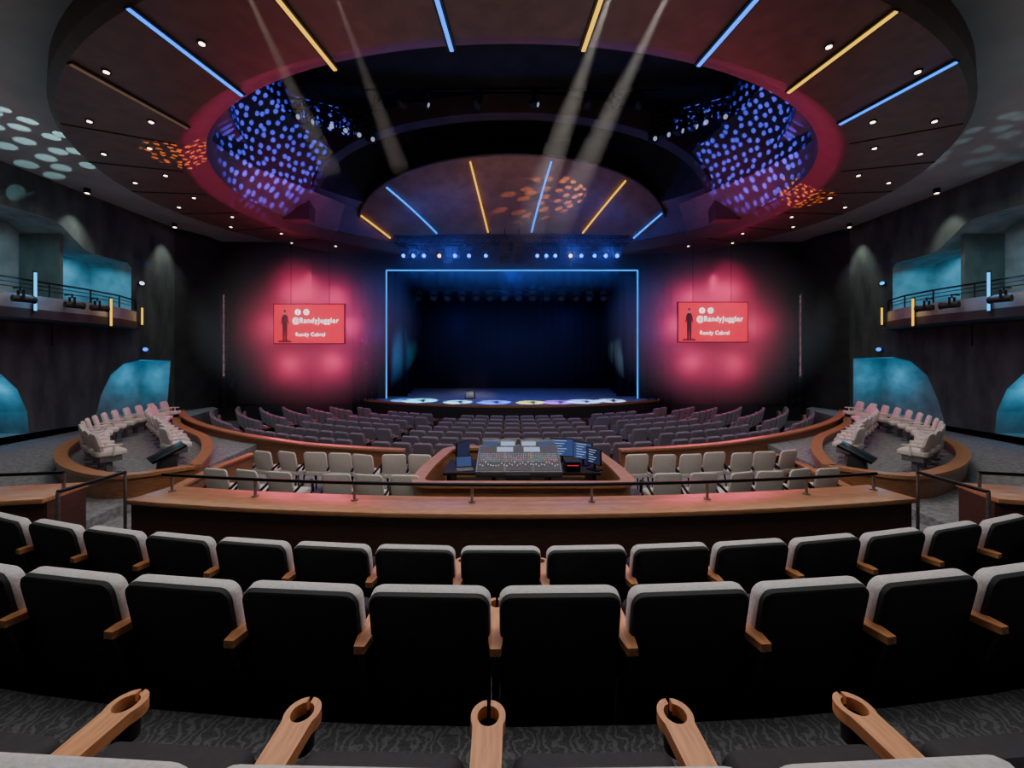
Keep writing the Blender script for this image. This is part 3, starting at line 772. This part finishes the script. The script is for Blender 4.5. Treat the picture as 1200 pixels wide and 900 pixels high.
def monitor(x,y,z,rz,w,h,E,lab,lines=True):
    r=empty('computer_monitor',(x,y,z),rz)
    mb=MB();mb.box((0,0,h/2+.10),(w,.035,h),0);mb.obj('casing',M_blk,r,bevel=.01)
    mb=MB();mb.box((0,-.02,h/2+.10),(w-.04,.006,h-.04),0)
    if lines:
        for i in range(6): mb.box((-w*.15+.02*(i%3),-.025,.13+h*.85*(i+.5)/6),(w*(.3+.1*(i%3)),.004,h*.03),1)
    mb.obj('screen',[E,E_mon2],r,smooth=False)
    mb=MB();mb.cyl((0,.02,0),(0,.02,.16),.02);mb.box((0,.02,.008),(.24,.16,.015));mb.obj('stand',M_blkm,r)
    reg(r,lab,'monitor','booth monitors')
E_mond=emi('monitor_very_dim',(.08,.12,.4),.14)
monitor(-.95,7.9,.985,1.0,.40,.32,E_mond,'black computer monitor with dark screen, turned inward',False)
monitor(.98,8.0,.985,-.2,.48,.36,E_mon,'black computer monitor with pale blue window')
monitor(1.34,7.75,.985,-.6,.40,.34,E_mon,'black computer monitor with dim screen, turned inward')
monitor(1.48,7.40,.985,-.9,.34,.30,E_mond,'small black monitor with dim screen, turned inward')
mb=MB();mb.box((0,0,.09),(.26,.3,.18));mb.box((0,-.155,.09),(.24,.01,.15),1);
for i in range(6): mb.box((-.09+.035*i,-.162,.12),(.012,.006,.012),2)
reg(mb.obj('equipment_rack',[M_blk,M_blkm,E_redi],loc=(1.08,7.4,.985)),'black rack of processors with red indicator lamps','equipment rack')
r=empty('laptop',(-.85,7.40,.985),.25)
mb=MB();mb.box((0,0,.01),(.3,.22,.02));mb.obj('keyboard_base',M_dgrey,r,bevel=.004)
mb=MB();RL=Matrix.Rotation(-.25,3,'X');mb.box((0,.14,.12),(.3,.012,.2),0,RL);mb.box((0,.132,.12),(.27,.006,.17),1,RL);mb.obj('lid',[M_blk,E_mon],r)
reg(r,'open laptop with dim blue screen on the desk','laptop')
r=empty('operator_chair',(.1,6.8,.46))
mb=MB();mb.box((0,0,.40),(.45,.42,.07));mb.obj('seat',M_blk,r,bevel=.03)
mb=MB();mb.box((0,-.2,.56),(.42,.06,.24));mb.obj('backrest',M_blk,r,bevel=.03)
mb=MB();mb.cyl((0,0,.06),(0,0,.38),.03)
for k in range(5): mb.cyl((0,0,.09),(.25*cos(k*1.257),.25*sin(k*1.257),.04),.02)
mb.obj('base',M_blkm,r);reg(r,'black swivel operator chair behind the console','chair')

# ------------------------------------------------------------------ haze
def hazemat(dens,aniso=.2,ball=False):
    m=bpy.data.materials.new('theatre_haze');m.use_nodes=True;nt=m.node_tree;nt.nodes.clear();N=nt.nodes;L=nt.links
    o=N.new('ShaderNodeOutputMaterial');v=N.new('ShaderNodeVolumeScatter')
    v.inputs['Density'].default_value=dens;v.inputs['Anisotropy'].default_value=aniso;v.inputs['Color'].default_value=(1,1,1,1)
    L.new(v.outputs[0],o.inputs['Volume'])
    if ball:
        tc=N.new('ShaderNodeTexCoord');g=N.new('ShaderNodeTexGradient');g.gradient_type='SPHERICAL'
        L.new(tc.outputs['Object'],g.inputs[0])
        p=N.new('ShaderNodeMath');p.operation='POWER';p.inputs[1].default_value=1.2;L.new(g.outputs['Fac'],p.inputs[0])
        k=N.new('ShaderNodeMath');k.operation='MULTIPLY';k.inputs[1].default_value=dens;L.new(p.outputs[0],k.inputs[0])
        L.new(k.outputs[0],v.inputs['Density'])
    return m
def haze_ball(c,rad,dens,lab,aniso=.2):
    nu,nv=24,12;vs=[];fs=[]
    for j in range(1,nv):
        for i in range(nu):
            a=2*pi*i/nu;b=pi*j/nv
            vs.append((sin(b)*cos(a),sin(b)*sin(a),cos(b)))
    for j in range(nv-2):
        for i in range(nu): fs.append((j*nu+i,j*nu+(i+1)%nu,(j+1)*nu+(i+1)%nu,(j+1)*nu+i))
    vs+=[(0,0,1),(0,0,-1)];t=len(vs)-2
    for i in range(nu): fs.append((t,i,(i+1)%nu));fs.append((t+1,(nv-2)*nu+i,(nv-2)*nu+(i+1)%nu))
    mb=MB();mb.add(vs,fs);q=mb.obj('theatre_haze',hazemat(dens,aniso,True));q.location=c;q.scale=rad;q['kind']='stuff';reg(q,lab,'haze')
for sx in(-1,1):
    haze_ball((sx*9.0,17.9,4.5),(5.2,1.7,4.1),1.0,'drifting theatrical haze behind and around the side screen',.0)
haze_ball((0,17.8,7.4),(7.4,1.8,2.0),.20,'thin theatrical haze around the front truss')
haze_ball((0,22.6,4.2),(7.5,2.9,3.6),.07,'thin theatrical haze inside the stage opening')

# ------------------------------------------------------------------ lights
light('AREA','house_light',(0,3.0,7.6),(0,3.2,1),255,(1,.97,.93),(7,2.5))
light('AREA','house_light',(0,7.6,7.6),(0,7.6,1),270,(1,.90,.78),(12,2))
light('AREA','house_light',(0,12.5,8.0),(0,13,1),95,(.9,.7,1),(10,3))
light('AREA','house_light',(-9.8,11,7.7),(-10.0,11,0),130,(1,.97,.9),(2,7))
light('AREA','house_light',(9.8,11,7.7),(10.0,11,0),130,(1,.97,.9),(2,7))
light('AREA','side_ceiling_bounce',(-12.8,7,4.9),(-13,7,9),26,(.8,.94,1),(1.5,6))
light('AREA','side_ceiling_bounce',(12.8,7,4.9),(13,7,9),26,(.8,.94,1),(1.5,6))
light('AREA','ring_bounce',(0,9.0,3.2),(0,9.0,8),70,(1,.84,.68),(9,3))
PK=(1,.035,.17)
for sx in(-1,1):
    light('SPOT','pink_glow',(sx*9.8,18.5,6.1),(sx*7.5,14.5,3.8),520,PK,.7,135,1)
    light('SPOT','pink_glow',(sx*7.9,18.5,5.9),(sx*7.0,14.5,3.7),520,PK,.7,135,1)
    light('SPOT','pink_glow',(sx*10.0,18.5,2.8),(sx*8.0,14.5,2.0),480,PK,.7,135,1)
    light('SPOT','pink_glow',(sx*8.0,18.5,2.9),(sx*7.0,14.5,2.0),520,PK,.7,135,1)
    light('SPOT','pink_glow',(sx*10.8,18.6,4.5),(sx*8.6,14.5,3.6),480,PK,.7,140,1)
    light('SPOT','pink_glow',(sx*7.2,18.6,4.5),(sx*7.4,14.5,3.6),480,PK,.7,140,1)
    light('SPOT','pink_wash',(sx*9.0,15.9,7.3),(sx*9.0,19.2,4.4),300,PK,.3,70,1)
    light('SPOT','pink_audience',(sx*9.2,18.8,6.9),(sx*7.0,13,1.0),450,(1,.06,.2),.2,50,.9)
    light('SPOT','pink_up',(sx*5.0,12.5,7.4),(sx*8.3,14.6,9.0),230,(1,.10,.42),.2,60,.9)
    light('SPOT','blue_gobo',(sx*0.3,10.0,9.9),(sx*7.8,13.4,10.4),34000,(.09,.08,1),.01,32,.6,(34,.29,0))
    light('SPOT','cyan_gobo',(sx*9.5,9.5,4.5),(sx*13.2,10.2,8.6),1500 if sx<0 else 150,(.5,.95,1),.01,45,.15,(8,.3,0))
light('SPOT','orange_gobo',(-7.0,10.8,4.0),(-8.15,10.2,8.1),5000,(1,.30,.03),.01,22,.2,(22,.28,0))
light('SPOT','orange_gobo',(7.8,13.0,4.0),(9.2,12.9,8.0),5000,(1,.30,.03),.01,20,.2,(22,.28,0))
light('SPOT','orange_canopy_gobo',(5.2,15.6,8.6),(1.9,17.5,9.9),2200,(1,.42,.06),.01,28,.3,(13,.3,0))
light('SPOT','canopy_wash',(0,13,6.5),(0,17.5,10),190,(1,.55,.3),.3,80,.9)
light('POINT','recess_glow',(0,13.5,10.0),None,14,(.5,.4,.7),.4)
light('SPOT','stage_blue',(0,18,7.0),(0,21.0,1.07),450,(.03,.06,1),.3,80,.9)
light('POINT','stage_blue_fill',(-3.0,21.9,5.0),None,30,(.05,.05,1),.6)
light('POINT','stage_blue_fill',(3.0,21.9,5.0),None,30,(.05,.05,1),.6)
for x,y,c,p,a in((-4.2,18.9,(.1,.75,1),36000,12),(-2.4,18.3,(.35,.85,1),30000,10),(.8,18.1,(.9,1,.10),24000,10),(3.2,18.5,(.25,.5,1),36000,12),(4.5,18.9,(.4,.7,1),30000,10),(-5.0,19.1,(.05,.35,1),24000,9),(2.0,18.2,(.4,.12,1),24000,11),(-.8,18.2,(.1,.2,1),26000,12)):
    light('SPOT','stage_pool',(x*.8,14.2,7.9),(x,y-.2,1.07),p,c,.02,a,.4,(9,.55,0))
light('AREA','proscenium_blue',(0,18.9,7.0),(0,18.2,1),180,(.03,.15,1),(11,.3))
for x in(-4.2,-2.6,2.6,4.2): light('POINT','truss_glow',(x,17.5,7.5),None,60,(.05,.12,1),.25)
light('SPOT','frame_glow',(-6.0,19.3,4.2),(-9,18.9,4.2),60,(.05,.1,1),.3,150,1)
light('SPOT','frame_glow',(6.0,19.3,4.2),(9,18.9,4.2),60,(.05,.1,1),.3,150,1)

# real beams: narrow spotlights shining through streams of haze
def beam(p,d,L_,ang,power,col,dn=.05):
    p=Vector(p);d=Vector(d).normalized()
    light('SPOT','beam_light',p,p+d,power,col,.02,ang,1)
    rr=L_*math.tan(math.radians(ang/2))
    mb=MB();mb.cyl(p+d*.05,p+d*L_,.03,0,24,rr);q=mb.obj('haze_beam',hazemat(dn,.3),smooth=True);q['kind']='stuff'
    reg(q,'faint stream of lit haze below a ceiling spotlight','haze')
    rt=empty('beam_spotlight',p)
    mb=MB();mb.cyl(-d*.3,-d*.02,.09,0,14,.11);mb.obj('body',M_blk,rt)
    mb=MB();mb.box((0,0,.18),(.26,.08,.03));mb.box((.13,0,.05),(.015,.06,.26));mb.box((-.13,0,.05),(.015,.06,.26));mb.obj('yoke',M_blkm,rt)
    reg(rt,'small black spotlight under the ring ceiling throwing a beam','spotlight','beam spotlights')
beam((1.35,4.95,7.85),(-.63,3.05,-1.18),5.2,9,6500,(1,.93,.8),.055)
beam((2.1,4.95,7.85),(-.75,3.05,-1.25),5.0,9,6000,(1,.95,.86),.055)
beam((-3.4,4.95,7.85),(-.1,3.05,-1.3),3.2,8,2600,(1,.9,.7))
beam((-2.3,4.95,7.85),(.15,3.05,-1.25),3.2,7,2200,(1,.9,.75))
